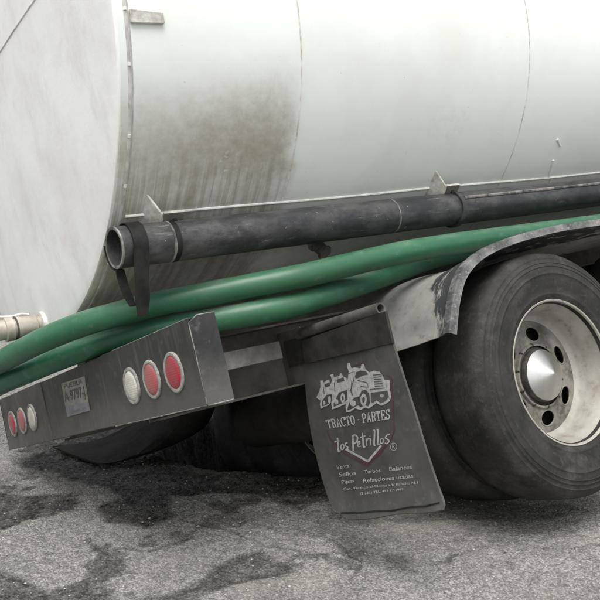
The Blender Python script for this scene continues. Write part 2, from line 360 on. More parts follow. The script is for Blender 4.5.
wet_shade = np.maximum(wet_shade, (.30 + .42 * lft) * np.clip((fbm(ax_, ay_, 3.0, 6, 21) + .40 * fbm(ax_, ay_, 13, 4, 5) - .165 + .05 * lft) / .025, 0, 1))
wet_shade *= np.clip(.86 + .8 * fbm(ax_, ay_, 22, 4, 40), 0, 1)
CRACKS = [[(420, 574), (440, 562), (465, 551), (490, 545), (512, 542), (550, 548), (600, 545)], [(0, 556), (60, 552), (110, 548), (150, 549), (175, 543)], [(300, 530), (340, 545), (360, 562), (350, 585), (365, 606)], [(180, 520), (230, 530), (262, 545), (300, 552), (345, 556)], [(560, 520), (575, 535), (610, 540)]]
crk = np.zeros(ax_.shape)
cx_, cy_ = ax_ + .05 * fbm(ax_, ay_, 16, 4, 50), ay_ + .05 * fbm(ax_, ay_, 16, 4, 60)
for L_ in CRACKS:
    dd = ldist(cx_, cy_, poly_g(L_)); crk = np.maximum(crk, np.clip((.013 - dd) / .009, 0, 1) * np.clip(.7 + 2.2 * fbm(ax_, ay_, 9, 3, 70), 0, 1))
hz = .022 * fbm(ax_, ay_, 1.1, 3, 2) + .010 * fbm(ax_, ay_, 7, 4, 4) + .0045 * (np.abs(fbm(ax_, ay_, 34, 3, 6)) * 2 - .3) + .0022 * RNG.randn(*ax_.shape)
crk *= .7
hz -= .007 * crk + .006 * wet_shade * (fbm(ax_, ay_, 4, 3, 8) + .5)
# pit under the sunken far-side wheels
pc = t2w((2.25, .92, -.83)); ex = RW[:2, 0] / np.linalg.norm(RW[:2, 0]); ey = A([-ex[1], ex[0]])
du = ((ax_ - pc[0]) * ex[0] + (ay_ - pc[1]) * ex[1]) / 1.55; dv = ((ax_ - pc[0]) * ey[0] + (ay_ - pc[1]) * ey[1]) / .86
pr_ = np.sqrt(du ** 2 + dv ** 2) + .16 * w1
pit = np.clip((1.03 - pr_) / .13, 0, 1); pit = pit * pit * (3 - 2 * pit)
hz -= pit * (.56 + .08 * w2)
wet_shade = np.maximum(wet_shade, np.clip(pit * 6, 0, 1))  # whole pit darkened too, shade put into the ground colour
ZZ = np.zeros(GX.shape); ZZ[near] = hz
# level under the tyre that carries the truck
tc_ = t2w((1.617, -.50, -.835)); fl = np.exp(-(((GX - tc_[0]) ** 2 + (GY - tc_[1]) ** 2) / .16)); ZZ = ZZ * (1 - fl)
WET_SHADE = np.zeros(GX.shape); WET_SHADE[near] = wet_shade; CRK = np.zeros(GX.shape); CRK[near] = crk
nx, ny = GX.shape
V = np.stack([GX, GY, ZZ], -1).reshape(-1, 3)
idx = np.arange(nx * ny).reshape(nx, ny)
Fq = np.stack([idx[:-1, :-1], idx[1:, :-1], idx[1:, 1:], idx[:-1, 1:]], -1).reshape(-1, 4)
me = bpy.data.meshes.new('ground'); me.vertices.add(len(V)); me.vertices.foreach_set('co', V.ravel())
me.loops.add(Fq.size); me.loops.foreach_set('vertex_index', Fq.ravel()); me.polygons.add(len(Fq)); me.polygons.foreach_set('loop_start', np.arange(0, Fq.size, 4)); me.polygons.foreach_set('loop_total', np.full(len(Fq), 4))
me.polygons.foreach_set('use_smooth', np.ones(len(Fq), bool)); me.update(); me.validate()
for nm, arr in (('wet_shade', WET_SHADE), ('crack', CRK)):
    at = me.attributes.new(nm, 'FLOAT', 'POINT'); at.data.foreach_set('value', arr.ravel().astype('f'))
ground = bpy.data.objects.new('ground', me); COL.objects.link(ground); tag(ground, 'old patched grey asphalt with dark damp stains and painted shade under the truck', kind='structure')
m, d = mat('asphalt', (.225, .220, .205), (.345, .337, .312), rough=.85, scale=3.2, lo=.36, hi=.64)
g = G(d); obv = d['src']
vo = d['n'].new('ShaderNodeTexVoronoi'); vo.inputs['Scale'].default_value = 130; vo.inputs['Randomness'].default_value = 1; d['L'].new(obv, vo.inputs['Vector'])
sepc = d['n'].new('ShaderNodeSeparateColor'); d['L'].new(vo.outputs['Color'], sepc.inputs[0])
agg = d['mix'](g.math('MULTIPLY', g.smooth(sepc.outputs[0], .62, .95), .8), d['base'], (.38, .37, .34))
agg = d['mix'](g.math('MULTIPLY', g.smooth(sepc.outputs[1], .70, .9), .6), agg, (.085, .082, .075))
agg = d['mix'](g.math('MULTIPLY', g.smooth(vo.outputs['Distance'], .42, .75), .5), agg, (.055, .053, .05))
blot = g.smooth(g.noise(obv, 24, 8, .75), .46, .60)
agg = d['mix'](g.math('MULTIPLY', blot, .52), agg, (.10, .097, .09))
dust = g.smooth(g.noise(obv, 1.7, 6, .7), .50, .68)
agg = d['mix'](g.math('MULTIPLY', dust, .45), agg, (.36, .345, .30))
aw = d['n'].new('ShaderNodeAttribute'); aw.attribute_name = 'wet_shade'; ac = d['n'].new('ShaderNodeAttribute'); ac.attribute_name = 'crack'
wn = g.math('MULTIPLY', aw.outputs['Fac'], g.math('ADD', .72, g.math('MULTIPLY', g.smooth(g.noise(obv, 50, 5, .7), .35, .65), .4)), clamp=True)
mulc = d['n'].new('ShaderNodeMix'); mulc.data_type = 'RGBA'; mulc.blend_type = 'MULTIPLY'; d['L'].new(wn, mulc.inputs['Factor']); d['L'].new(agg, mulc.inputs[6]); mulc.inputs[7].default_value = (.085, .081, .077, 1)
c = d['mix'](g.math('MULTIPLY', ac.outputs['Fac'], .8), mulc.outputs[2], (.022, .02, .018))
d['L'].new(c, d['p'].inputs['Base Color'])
d['L'].new(g.math('SUBTRACT', .9, g.math('MULTIPLY', wn, .36)), d['p'].inputs['Roughness'])
bp = d['n'].new('ShaderNodeBump'); bp.inputs['Strength'].default_value = .75; bp.inputs['Distance'].default_value = .006
d['L'].new(g.math('ADD', g.math('MULTIPLY', vo.outputs['Distance'], -1.0), g.noise(obv, 90, 5, .7)), bp.inputs['Height']); d['L'].new(bp.outputs[0], d['p'].inputs['Normal'])
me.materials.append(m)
def gz(x, y):
    i = np.clip(np.searchsorted(gx, x), 0, nx - 1); j = np.clip(np.searchsorted(gy, y), 0, ny - 1); return ZZ[i, j]
# loose grit and small stones
gb = MB()
for k in range(2600):
    x, y = random.uniform(-1.9, 2.3), random.uniform(2.5, 4.6)
    r = random.choice([.0018, .0025, .0025, .0035, .005]) * random.uniform(.7, 1.3)
    if random.random() < .015: r = random.uniform(.006, .010)
    t = random.random() * 6.28; cz = gz(x, y) + r * .25; v = []
    for (a, b, c_) in ((1, 0, 0), (-.9, .1, 0), (.1, 1, .1), (0, -1, -.1), (.1, 0, .7), (0, .1, -.7)):
        q = random.uniform(.75, 1.2) * r; v.append((x + (a * math.cos(t) - b * math.sin(t)) * q, y + (a * math.sin(t) + b * math.cos(t)) * q, cz + c_ * q))
    gb.add(v, [(0, 2, 4), (2, 1, 4), (1, 3, 4), (3, 0, 4), (2, 0, 5), (1, 2, 5), (3, 1, 5), (0, 3, 5)])
M['grit'] = mat('grit_stone', (.42, .41, .38), (.16, .155, .14), rough=.85, scale=3)[0]
tag(gb.build('loose_grit', 'grit', smooth=False), 'loose grit and small stones scattered on the asphalt', 'grit', kind='stuff')

# ------------------------------------------------------------------ the tanker truck
truck = bpy.data.objects.new('tanker_truck', None); COL.objects.link(truck); truck.matrix_world = TRUCK_M; truck.empty_display_size = .2
tag(truck, 'dirty white tanker truck tilted into the broken pavement', 'truck')
TR, TZ, RIMX, ENDX, TL = 1.0, 1.31, .020, -.013, 7.2        # oval section: unit radius scaled to TA x TB
TA, TB = 1.15, 1.02
def oval(b):                       # a lathe of unit radius -> the oval of the tank
    b.v = [(x, y * TA, TZ + (z - TZ) * TB) for x, y, z in b.v]; return b
def tank_pt(x, z, off=0.):
    y = -TA * math.sqrt(max(1 - ((z - TZ) / TB) ** 2, 0)); return A([x, y, z]) + tank_n((x, y, z)) * off
def tank_n(p):
    n_ = A([0, p[1] / TA ** 2, (p[2] - TZ) / TB ** 2]); return n_ / np.linalg.norm(n_)
def on_tank(u, v):
    sc_ = A([1, 1 / TA, 1 / TB]); o_ = (CAM_T - A([0, 0, TZ])) * sc_; d0 = ray_t(u, v); dd = d0 * sc_
    a = dd[1] ** 2 + dd[2] ** 2; b = o_[1] * dd[1] + o_[2] * dd[2]; c_ = o_[1] ** 2 + o_[2] ** 2 - 1
    return CAM_T + d0 * ((-b - math.sqrt(b * b - a * c_)) / a)
# shell
prof = [(ENDX, TR - .022), (ENDX, TR - .003)] + [(x, TR + .0002 * math.sin(x * 9)) for x in np.linspace(ENDX + .004, TL, 90)] + [(TL + .01, TR - .02), (TL + .16, TR * .6), (TL + .2, 0)]
tank = oval(MB().lathe(prof, 'x', (0, 0, TZ), 160)).build('tank', 'tank', truck)
def ring(x, r, w, name, m, parent):
    return oval(MB().lathe([(x - w, r - .004), (x - w * .7, r + w * .35), (x, r + w * .5), (x + w * .7, r + w * .35), (x + w, r - .004)], 'x', (0, 0, TZ), 160)).build(name, m, parent)
ring(RIMX, TR, .0065, 'end_rim', 'rim_bead', tank); ring(RIMX + .0095, TR - .0012, .0040, 'caulk_line', 'caulk', tank)
S1, S2 = on_tank(296, 140)[0], on_tank(522, 120)[0]
for x_ in (S1, S2, 3.3): ring(x_, TR, .0035, 'weld_seam', 'seam', tank)
for t in np.radians([192, 201, 213, 222, 231, 239]):
    p = A([RIMX, TA * 1.001 * math.cos(t), TZ + TB * 1.001 * math.sin(t)]); q = A([0, -TA * math.sin(t), TB * math.cos(t)]) * .005
    MB().tube([p - q, p + q], .0058, 8).build('weld_bead', 'pale_line', tank)
# lengthwise seams: the bright lap edge low on the flank and the fine one higher up
def lap(zv, x0, x1, r, off, name, m):
    P = [tank_pt(x, zv + .0015 * math.sin(x * 5), off) for x in np.linspace(x0, x1, 60)]
    return MB().tube(P, r, 8).build(name, m, tank)
wl = on_tank(360, 194.7); lap(wl[2], ENDX + .05, TL, .0050, .002, 'lap_edge', 'pale_line')
# top lug by the rim
p0, p1 = on_tank(127, 16), on_tank(155, 17)
lug = MB(); n_ = tank_n(p0); up_ = A([0, -n_[2], n_[1]]); up_ = up_ if up_[2] > 0 else -up_
a0 = A([RIMX + .012, *p0[1:]]); a1 = A([RIMX + .125, *p0[1:]])
lug.prism([a0 - up_ * .022, a1 - up_ * .020, a1 + up_ * .014, a0 + up_ * .020], .012, n_).build('lifting_lug', 'dirty_white', tank, bevel=.003)
# pale weld repair dribbles at right, below the second ring seam
for q in ([(557, 139), (560, 146)], [(553, 160), (551, 168), (549, 176)], [(551, 178), (549, 184)]):
    P = [on_tank(*k) for k in q]; MB().tube(catmull(P, 4), [.005 + .003 * random.random() for _ in catmull(P, 4)], 8).build('weld_dribble', 'pale_line', tank)
# head: shallow dished end, with an edge knuckle and a straight plate seam
def head_x(r): return ENDX - .055 * max(0., 1 - r * r)
hp = [(ENDX + .004, TR - .002), (ENDX - .004, TR - .004)] + [(head_x(r) - .005, r) for r in np.linspace(TR - .008, .001, 40)]
head = oval(MB().lathe(hp, 'x', (0, 0, TZ), 160)).build('tank_head', 'head', truck)
def on_head(u, v):
    dd = ray_t(u, v); dd = dd / np.linalg.norm(dd); t = 2.0
    while t < 8:
        p = CAM_T + dd * t; r = math.hypot(p[1] / TA, (p[2] - TZ) / TB)
        if r < TR - .003 and p[0] >= head_x(r) - .006: return p
        t += .002
    return p
ha, hb_ = on_head(0, 52), on_head(33, 2); hd = (hb_ - ha)[1:]; hd /= np.linalg.norm(hd); hc_ = []
for t in np.linspace(-3, 3, 240):
    yz = ha[1:] + hd * t; r = math.hypot(yz[0] / TA, (yz[1] - TZ) / TB)
    if r < .985: hc_.append((head_x(r) - .0055, yz[0], yz[1]))
MB().tube(hc_, .0032, 8).build('plate_seam', 'seam', head)
# belly stub nozzle
s0 = on_plane(318, 246, 1, -.62)
ax0 = A([.10, -.45, -.6]); ax0 /= np.linalg.norm(ax0)
nz = MB(); nz.tube([s0 - ax0 * .09, s0 + ax0 * .035], .026, 20); nz.tube([s0 - ax0 * .022, s0 - ax0 * .008], .034, 20); nz.tube([s0 + ax0 * .035, s0 + ax0 * .05], .032, 6)
nz.build('belly_nozzle', 'bracket_grey', tank)
# side pipe: hollow tube lying along the flank
PY, PZ, PRAD, PX0 = -.775, .445, .070, -.028
def pipe_prof(x0, x1): return [(x1, PRAD), *[(x, PRAD) for x in np.linspace(x1 - .1, x0 + .02, 40)], (x0 + .004, PRAD), (x0, PRAD - .002), (x0, PRAD - .010), (x0 + .6, PRAD - .010)]
pv = MB().lathe(pipe_prof(PX0, TL - .6), 'x', (0, PY, PZ), 40)
pipe = pv.build('side_pipe', 'pipe', truck)
MB().lathe([(PX0 + .0015, PRAD - .0095), (.5, PRAD - .0096), (.5, 0.0)], 'x', (0, PY, PZ), 40).build('pipe_bore', 'pipe_in', pipe)
MB().lathe([(PX0 - .0008, PRAD - .0098), (PX0 - .0014, PRAD - .001), (PX0 + .0040, PRAD + .0004)], 'x', (0, PY, PZ), 40).build('pipe_mouth', 'pipe_edge', pipe)
def band(x, w_, t_, m_, nm): return MB().lathe([(x - w_, PRAD - .002), (x - w_, PRAD + t_), (x + w_, PRAD + t_), (x + w_, PRAD - .002)], 'x', (0, PY, PZ), 40).build(nm, m_, pipe)
bx = lambda u, v: on_plane(u, v, 1, PY - PRAD)[0]
band(bx(176, 240), .004, .0016, 'pipe_edge', 'pipe_ring'); band(bx(180, 240), .010, .0012, 'strap', 'pipe_band')
band(bx(401, 214), .003, .0012, 'pipe_edge', 'pipe_ring'); band(bx(464, 208), .010, .010, 'pipe', 'clamp_band')
# raised batten along the outer side of the pipe beyond the clamp
xb = bx(468, 208)
MB().tube([(x, PY - PRAD * .93, PZ + PRAD * .42) for x in np.linspace(xb, TL - .7, 20)], .0075, 8).build('pipe_batten', 'bumper_edge', pipe)
# angle-iron brackets that hold the pipe
def bracket(u, v):
    c0 = on_tank(u, v); n1 = tank_n(c0); tu = A([0, -n1[2], n1[1]]); tu = tu if tu[2] > 0 else -tu; ex1 = A([1., 0, 0])
    b = MB(); base = c0 - n1 * .01
    cr = base + n1 * .062 + tu * .004
    bk_ = -ex1 * .048
    b.prism([base - tu * .095 + bk_, base + tu * .055 + bk_, base + tu * .050 + n1 * .012 + bk_ * .8, cr, cr - tu * .10 + n1 * .01, base - tu * .095 + n1 * .04 + bk_ * .5], .008, ex1)      # gusset across the truck
    f0 = cr + ex1 * .0085
    b.prism([f0, f0 + ex1 * .078, f0 + ex1 * .078 - tu * .10, f0 - tu * .10], .007, -n1, 1)                                       # leg along the truck
    b.prism([f0 + tu * .0005, f0 + ex1 * .078 + tu * .0005, f0 + ex1 * .078 + tu * .0005 - n1 * .012, f0 + tu * .0005 - n1 * .012], .003, tu)
    b.tube([f0 + ex1 * .045 - tu * .030 - n1 * .002, f0 + ex1 * .045 - tu * .030 + n1 * .009], .011, 6, 2)
    return b.build('pipe_bracket', ['dirty_white', 'bracket_grey', 'strap'], truck, bevel=.0015)
bracket(155, 207); bracket(438, 181)

# bumper: folded steel box; light panels flush, plate panel between them, upturned right corner
ZB0, ZB1, YB, BD = -.122, .140, 1.111, .087
def bumper_sec():
    b = MB()
    b.box((0, -YB, ZB0), (.006, -.375, ZB1)); b.box((0, .385, ZB0), (.006, YB, ZB1))           # light panels
    b.box((.0028, -.3745, ZB0 + .002), (.0088, .3845, ZB1 - .002))                               # recessed plate panel
    b.box((.0065, -YB + .002, ZB1 - .006), (BD, -.376, ZB1)); b.box((.0065, .386, ZB1 - .006), (BD, YB - .002, ZB1)); b.box((.014, -.3755, ZB1 - .0065), (BD, .3855, ZB1 - .0005))
    b.box((.0065, -YB + .002, ZB0), (BD, -.376, ZB0 + .006)); b.box((.0065, .386, ZB0), (BD, YB - .002, ZB0 + .006)); b.box((.014, -.3755, ZB0 + .0005), (BD, .3855, ZB0 + .0065))
    return b
bumper = bumper_sec().build('bumper', ['bumper'], truck, smooth=False, bevel=.0025)
# end plates (the right one is upswept)
e = MB().prism([(-.001, -YB - .001, ZB0), (BD + .002, -YB - .001, ZB0), (BD + .002, -YB - .001, ZB1 + .003), (.030, -YB - .001, ZB1 + .004), (-.001, -YB - .001, ZB1 - .012)], .008, (0, -1, 0)); e.build('end_plate', 'bumper', bumper, smooth=False, bevel=.002)
e = MB().prism([(-.001, YB + .001, ZB0), (BD + .002, YB + .001, ZB0), (BD + .002, YB + .001, ZB1 + .003), (.030, YB + .001, ZB1 + .004), (-.001, YB + .001, ZB1 - .012)], .008, (0, 1, 0)); e.build('end_plate', 'bumper', bumper, smooth=False, bevel=.002)
# worn bright fold lines
wr = MB(); wr.tube([(-.0015, -YB - .006, ZB0 + .004), (-.0015, -YB - .006, ZB1 - .016), (.028, -YB - .007, ZB1 + .003), (BD, -YB - .007, ZB1 + .003)], .0022, 6)
wr.tube([(-.0005, -YB, ZB0 + .0005), (-.0005, -.38, ZB0 + .0005)], .0022, 6); wr.tube([(.001, -YB, ZB1 - .001), (.001, -.5, ZB1 - .001)], .0018, 6); wr.tube([(0, -YB - .008, ZB0), (BD, -YB - .008, ZB0)], .0025, 6)
wr.build('worn_edge', 'bumper_edge', bumper)
# tail lights
def tail_light(y, m_, name, label):
    b = MB().lathe([(-.0005, .0645), (-.004, .0640), (-.0065, .061), (-.0065, .0535), (-.0045, .0515), (-.001, .0515)], 'x', (0, y, 0), 40)
    bez = b.build('tail_light', 'bezel', truck)
    l = MB().lathe([(-.0035, .0517), (-.0065, .049), (-.0090, .038), (-.0105, .019), (-.011, .0005)], 'x', (0, y, 0), 32).build('lens', m_, bez)
    bez['label'] = label; return bez
c0, sp_ = .6067, .1713
for sgn, side in ((-1, 'right'), (1, 'left')):
    tail_light(sgn * c0, 'white_lens', 'x', 'round white reversing light')
    tail_light(sgn * (c0 + sp_), 'dull_red_lens', 'x', 'round faded red light'); tail_light(sgn * (c0 + 2 * sp_), 'red_lens', 'x', 'round red light')

# ------------------------------------------------------------------ flat print helpers (photo pixel -> point on a surface)
def stroke_poly(P, w_):           # polyline -> list of quads (2D px)
    P = [A(p, float) for p in P]; L_, R_ = [], []
    for i, p in enumerate(P):
        t = P[min(i + 1, len(P) - 1)] - P[max(i - 1, 0)]; t /= np.linalg.norm(t) + 1e-9; nrm = A([-t[1], t[0]]) * w_ / 2; L_.append(p + nrm); R_.append(p - nrm)
    v = L_ + R_; k = len(P); return v, [(i, i + 1, k + i + 1, k + i) for i in range(k - 1)]
def ell(cx, cy, rx, ry, n=20): return [(cx + rx * math.cos(2 * math.pi * k / n), cy + ry * math.sin(2 * math.pi * k / n)) for k in range(n)]
class Art:
    def __init__(s, surf): s.b = MB(); s.surf = surf
    def poly(s, P, lift=0, m=0): s.b.add([s.surf(p, lift) for p in P], [tuple(range(len(P)))], m); return s
    def line(s, P, w_, lift=0, m=0):
        v, f = stroke_poly(P, w_); s.b.add([s.surf(p, lift) for p in v], f, m); return s
    def text(s, txt, quad, lift=0, m=0, bold=.0, shear=0.):
        cu = bpy.data.curves.new('t', 'FONT'); cu.body = txt; cu.offset = bold; cu.shear = shear; cu.resolution_u = 3; cu.fill_mode = 'FRONT'
        ob = bpy.data.objects.new('t', cu); COL.objects.link(ob); dg = bpy.context.evaluated_depsgraph_get()
        me_ = bpy.data.meshes.new_from_object(ob.evaluated_get(dg)); V_ = A([v.co[:2] for v in me_.vertices]); Fs = [tuple(p.vertices) for p in me_.polygons]
        bpy.data.objects.remove(ob); bpy.data.curves.remove(cu); bpy.data.meshes.remove(me_)
        lo, hi = V_.min(0), V_.max(0); T = (V_ - lo) / (hi - lo); tl, tr, br, bl = [A(q, float) for q in quad]
        s.b.add([s.surf((bl * (1 - a) + br * a) * (1 - b_) + (tl * (1 - a) + tr * a) * b_, lift) for a, b_ in T], Fs, m); return s
    def build(s, name, mats, parent): return s.b.build(name, mats, parent, smooth=False)

# number plate, tilted, on the recessed panel
zq = lambda x0, y0, k: (lambda p: (x0 + p[0] / k, y0 + p[1] / k))
def plate_surf(p, lift): return on_plane(p[0], p[1], 0, -.0016 - lift)
k1 = zq(54, 370, 12)
pq = [k1(p) for p in ((85, 165), (355, 75), (420, 490), (160, 565))]
pb = MB(); pp = [plate_surf(p, 0) for p in pq]; pb.prism(pp, .004, (1, 0, 0)); plate = pb.build('license_plate', 'plate', truck, smooth=False)
art = Art(plate_surf); art.poly([k1(p) for p in ((137, 440), (403, 385), (420, 488), (159, 562))], .0012, 0); art.build('plate_band', 'plate_blue', plate)
art = Art(plate_surf)
art.text('PUEBLA', [k1(p) for p in ((115, 175), (335, 105), (338, 165), (125, 225))], .0012, 0)
art.text('A-9797-J', [k1(p) for p in ((112, 265), (352, 190), (385, 355), (140, 425))], .0012, 0, bold=.012)
art.build('plate_characters', 'plate_ink', plate)
art = Art(plate_surf); art.text('TRANSPORTE', [k1(p) for p in ((185, 495), (370, 440), (378, 478), (195, 530))], .0024, 0); art.build('plate_small_print', 'plate', plate)

# ------------------------------------------------------------------ mud flap on its tube
FX = .70
def flap_x(z): return FX + (.018 * math.sin((z + .05) * 4) if z < 0 else 0) - (.06 * ((-.50 - z) / .17) ** 2 if z < -.50 else 0)
def flap_surf(p, lift):
    q = on_plane(p[0], p[1], 0, FX)
    for _ in range(4): q = on_plane(p[0], p[1], 0, flap_x(q[2]))
    n_ = -1.; return q + A([n_ * (.0022 + lift), 0, 0])
# outline from the photo: left and right edges, rows between
ledge = catmull([(304.5, 361), (306, 395), (311, 432), (319, 468), (329, 500), (336, 511), (347, 519)], 6)
redge = catmull([(391, 338), (399, 364), (412, 405), (425, 448), (436, 482), (443, 502), (442, 509)], 6)
rows = []; n1 = len(ledge)
fv = []; ff = []; NC = 14
bot_drop = lambda a: 0
for i in range(n1):
    for j in range(NC + 1):
        a = j / NC; p = (1 - a) * A(ledge[i]) + a * A(redge[i])
        if i == n1 - 1: p = p + A([0, 1.5 * math.sin(a * 3.14) + 1.2 * math.sin(a * 9)])
        q = on_plane(p[0], p[1], 0, FX)
        for _ in range(4): q = on_plane(p[0], p[1], 0, flap_x(q[2]) + .006 * math.sin(a * 5 + i * .1))
        fv.append(q)
for i in range(n1 - 1):
    for j in range(NC): ff.append((i * (NC + 1) + j, i * (NC + 1) + j + 1, (i + 1) * (NC + 1) + j + 1, (i + 1) * (NC + 1) + j))
FV = A(fv)
from mathutils.bvhtree import BVHTree
bvh = BVHTree.FromPolygons([Vector(v) for v in fv], ff)
def flap_surf(p, lift):
    dd = ray_t(*p); dd = dd / np.linalg.norm(dd); h = bvh.ray_cast(Vector(CAM_T), Vector(dd)); 
    q = A(h[0]) if h[0] is not None else on_plane(p[0], p[1], 0, FX)
    return q + A([-(.0016 + lift), 0, 0])
flap = new_mesh('mud_flap', fv, ff, 'flap', truck)
solid(flap, .009, 1 if True else -1)
flap['label'] = 'grey rubber mud flap printed with three trucks'
# hem crease along the bottom
art = Art(flap_surf); art.line([(341, 513), (360, 512.5), (375, 511), (392, 510.5), (410, 507), (426, 506), (440, 502.5)], 1.6, .0004); art.build('hem_crease', 'strap', flap)
# print: three trucks
k6 = zq(310, 360, 600 / 90)
S = lambda P: [k6(p) for p in P]
art = Art(flap_surf)
def fillpoly(P, lift, m): art.poly(S(P), lift, m)
fillpoly([(45, 250), (66, 205), (72, 180), (70, 138), (88, 135), (95, 152), (112, 135), (130, 130), (142, 165), (160, 235), (150, 275), (120, 305), (95, 312), (75, 325), (68, 295), (72, 270)], .0002, 0)
fillpoly([(100, 162), (134, 147), (138, 172), (104, 184)], .0006, 1)
fillpoly([(82, 275), (112, 232), (150, 225), (152, 272), (118, 296), (84, 308)], .0006, 1)
art.poly(S(ell(133, 262, 10, 24)), .001, 0); art.poly(S(ell(98, 284, 8, 14)), .001, 0)
fillpoly([(140, 262), (146, 215), (140, 165), (150, 132), (138, 98), (155, 92), (165, 114), (198, 106), (204, 88), (216, 90), (222, 110), (246, 118), (262, 180), (272, 240), (250, 290), (216, 302), (186, 318), (150, 328), (146, 300)], .0003, 0)
fillpoly([(178, 132), (226, 113), (234, 138), (188, 152)], .0006, 1)
fillpoly([(160, 290), (196, 216), (250, 198), (254, 262), (216, 288), (162, 312)], .0006, 1)
art.poly(S(ell(222, 252, 15, 32)), .001, 0); art.poly(S(ell(180, 278, 13, 18)), .001, 0)
fillpoly([(243, 348), (240, 308), (252, 262), (246, 205), (250, 150), (262, 78), (250, 46), (250, 20), (268, 18), (279, 54), (300, 48), (340, 54), (346, 28), (362, 26), (374, 60), (398, 82), (430, 70), (466, 78), (488, 104), (498, 130), (536, 135), (536, 190), (544, 248), (534, 272), (510, 290), (480, 305), (446, 286), (420, 306), (394, 324), (370, 316), (342, 332), (302, 322), (272, 346)], .0004, 0)
fillpoly([(302, 112), (312, 80), (338, 70), (374, 72), (392, 96), (350, 104), (316, 122)], .0008, 1)
fillpoly([(334, 240), (346, 205), (372, 196), (398, 222), (404, 285), (390, 308), (372, 300), (340, 314), (326, 300), (270, 330), (252, 330), (262, 290), (300, 250)], .0008, 1)
art.poly(S(ell(361, 264, 21, 42)), .0012, 0); art.poly(S(ell(292, 288, 20, 20)), .0012, 0); art.poly(S(ell(361, 264, 9, 20)), .0015, 1); art.poly(S(ell(222, 252, 6, 15)), .0013, 1)
fillpoly([(408, 218), (520, 203), (530, 246), (506, 272), (478, 288), (446, 268), (420, 286), (408, 276)], .0008, 1)
art.poly(S(ell(483, 237, 13, 12)), .0012, 0)
for k in range(6):
    y = 100 + k * 15; art.line(S([(424 + k * 2, y), (474 + k * 3.5, y - 5)]), .9, .0008, 1)
art.line(S([(400, 196), (500, 186)]), .8, .0008, 1); art.line(S([(262, 90), (300, 75), (296, 128), (272, 205)]), .7, .0008, 1); art.line(S([(320, 135), (380, 150), (396, 180), (340, 175)]), .8, .0008, 1); art.line(S([(282, 140), (276, 210), (290, 235)]), .8, .0008, 1)
art.line(S([(165, 150), (170, 210)]), .7, .0008, 1); art.line(S([(92, 180), (98, 225)]), .7, .0008, 1)
art.build('truck_emblem', ['print', 'flap'], flap)
# shield outline in faded red
art = Art(flap_surf)
art.line([(345, 368), (352, 366), (366, 363)], .7, .0001); art.line([(386, 375), (391.5, 377), (392.5, 395), (393.5, 412), (394.5, 430), (391, 440), (381, 453), (368, 466), (352, 458), (338, 447), (330, 438), (327, 430)], .9, .0001)
art.line([(389, 440), (379, 453), (367.5, 464), (353, 456)], 1.2, .0001)
art.build('shield_outline', 'print_red', flap)
# lettering drawn with slab-serif strokes
GL = {'T': [[(.5, 0), (.5, 1)], [(.02, .94), (.98, .94)], [(.06, .98), (.06, .70)], [(.94, .98), (.94, .70)], [(.25, .05), (.75, .05)]],
      'R': [[(.22, 0), (.22, 1)], [(.05, .95), (.6, .95), (.85, .88), (.88, .7), (.8, .55), (.55, .5), (.25, .5)], [(.55, .5), (.78, .3), (.85, .05), (1, .05)], [(.02, .05), (.45, .05)]],
      'A': [[(.12, .03), (.5, .97), (.88, .03)], [(.26, .33), (.74, .33)], [(0, .05), (.3, .05)], [(.7, .05), (1, .05)]],
      'C': [[(.92, .65), (.88, .85), (.6, .97), (.3, .9), (.1, .65), (.1, .35), (.3, .1), (.6, .03), (.9, .2)], [(.92, 1), (.92, .66)]],
      'O': [[(.5, .97), (.2, .85), (.08, .5), (.2, .15), (.5, .03), (.8, .15), (.92, .5), (.8, .85), (.5, .97)]],
      'P': [[(.25, 0), (.25, 1)], [(.05, .95), (.65, .95), (.9, .85), (.92, .68), (.8, .5), (.28, .46)], [(.03, .05), (.5, .05)]],
      'E': [[(.25, 0), (.25, 1)], [(.05, .95), (.92, .95), (.92, .72)], [(.25, .5), (.7, .5)], [(.7, .62), (.7, .38)], [(.05, .05), (.94, .05), (.94, .3)]],
      'S': [[(.88, .72), (.75, .92), (.5, .97), (.2, .88), (.14, .7), (.3, .56), (.7, .44), (.88, .28), (.8, .1), (.5, .03), (.22, .1), (.1, .3)], [(.88, 1), (.88, .72)], [(.11, 0), (.11, .3)]],
      '-': [[(.15, .45), (.85, .45)]]}
art = Art(flap_surf)
TLq, TRq, BRq, BLq = A([326, 419.8]), A([389.8, 408.8]), A([390.6, 418.8]), A([328.6, 428.6])
word = 'TRACTO - PARTES'; xpos = 0; cells = []
for ch in word:
    wd_ = .45 if ch == ' ' else .6 if ch == '-' else 1.; cells.append((ch, xpos, wd_)); xpos += wd_ + (.14 if ch != ' ' else 0)
for ch, x0, wd_ in cells:
    for st_ in GL.get(ch, []):
        P = []
        for (a, b_) in st_:
            t = (x0 + a * wd_) / (xpos - .14); P.append((BLq * (1 - t) + BRq * t) * (1 - b_) + (TLq * (1 - t) + TRq * t) * b_)
        art.line(P, 1.15 if len(st_) > 2 or abs(st_[0][0] - st_[1][0]) < .05 else .9, .0004)
art.build('shop_lettering', 'print', flap)
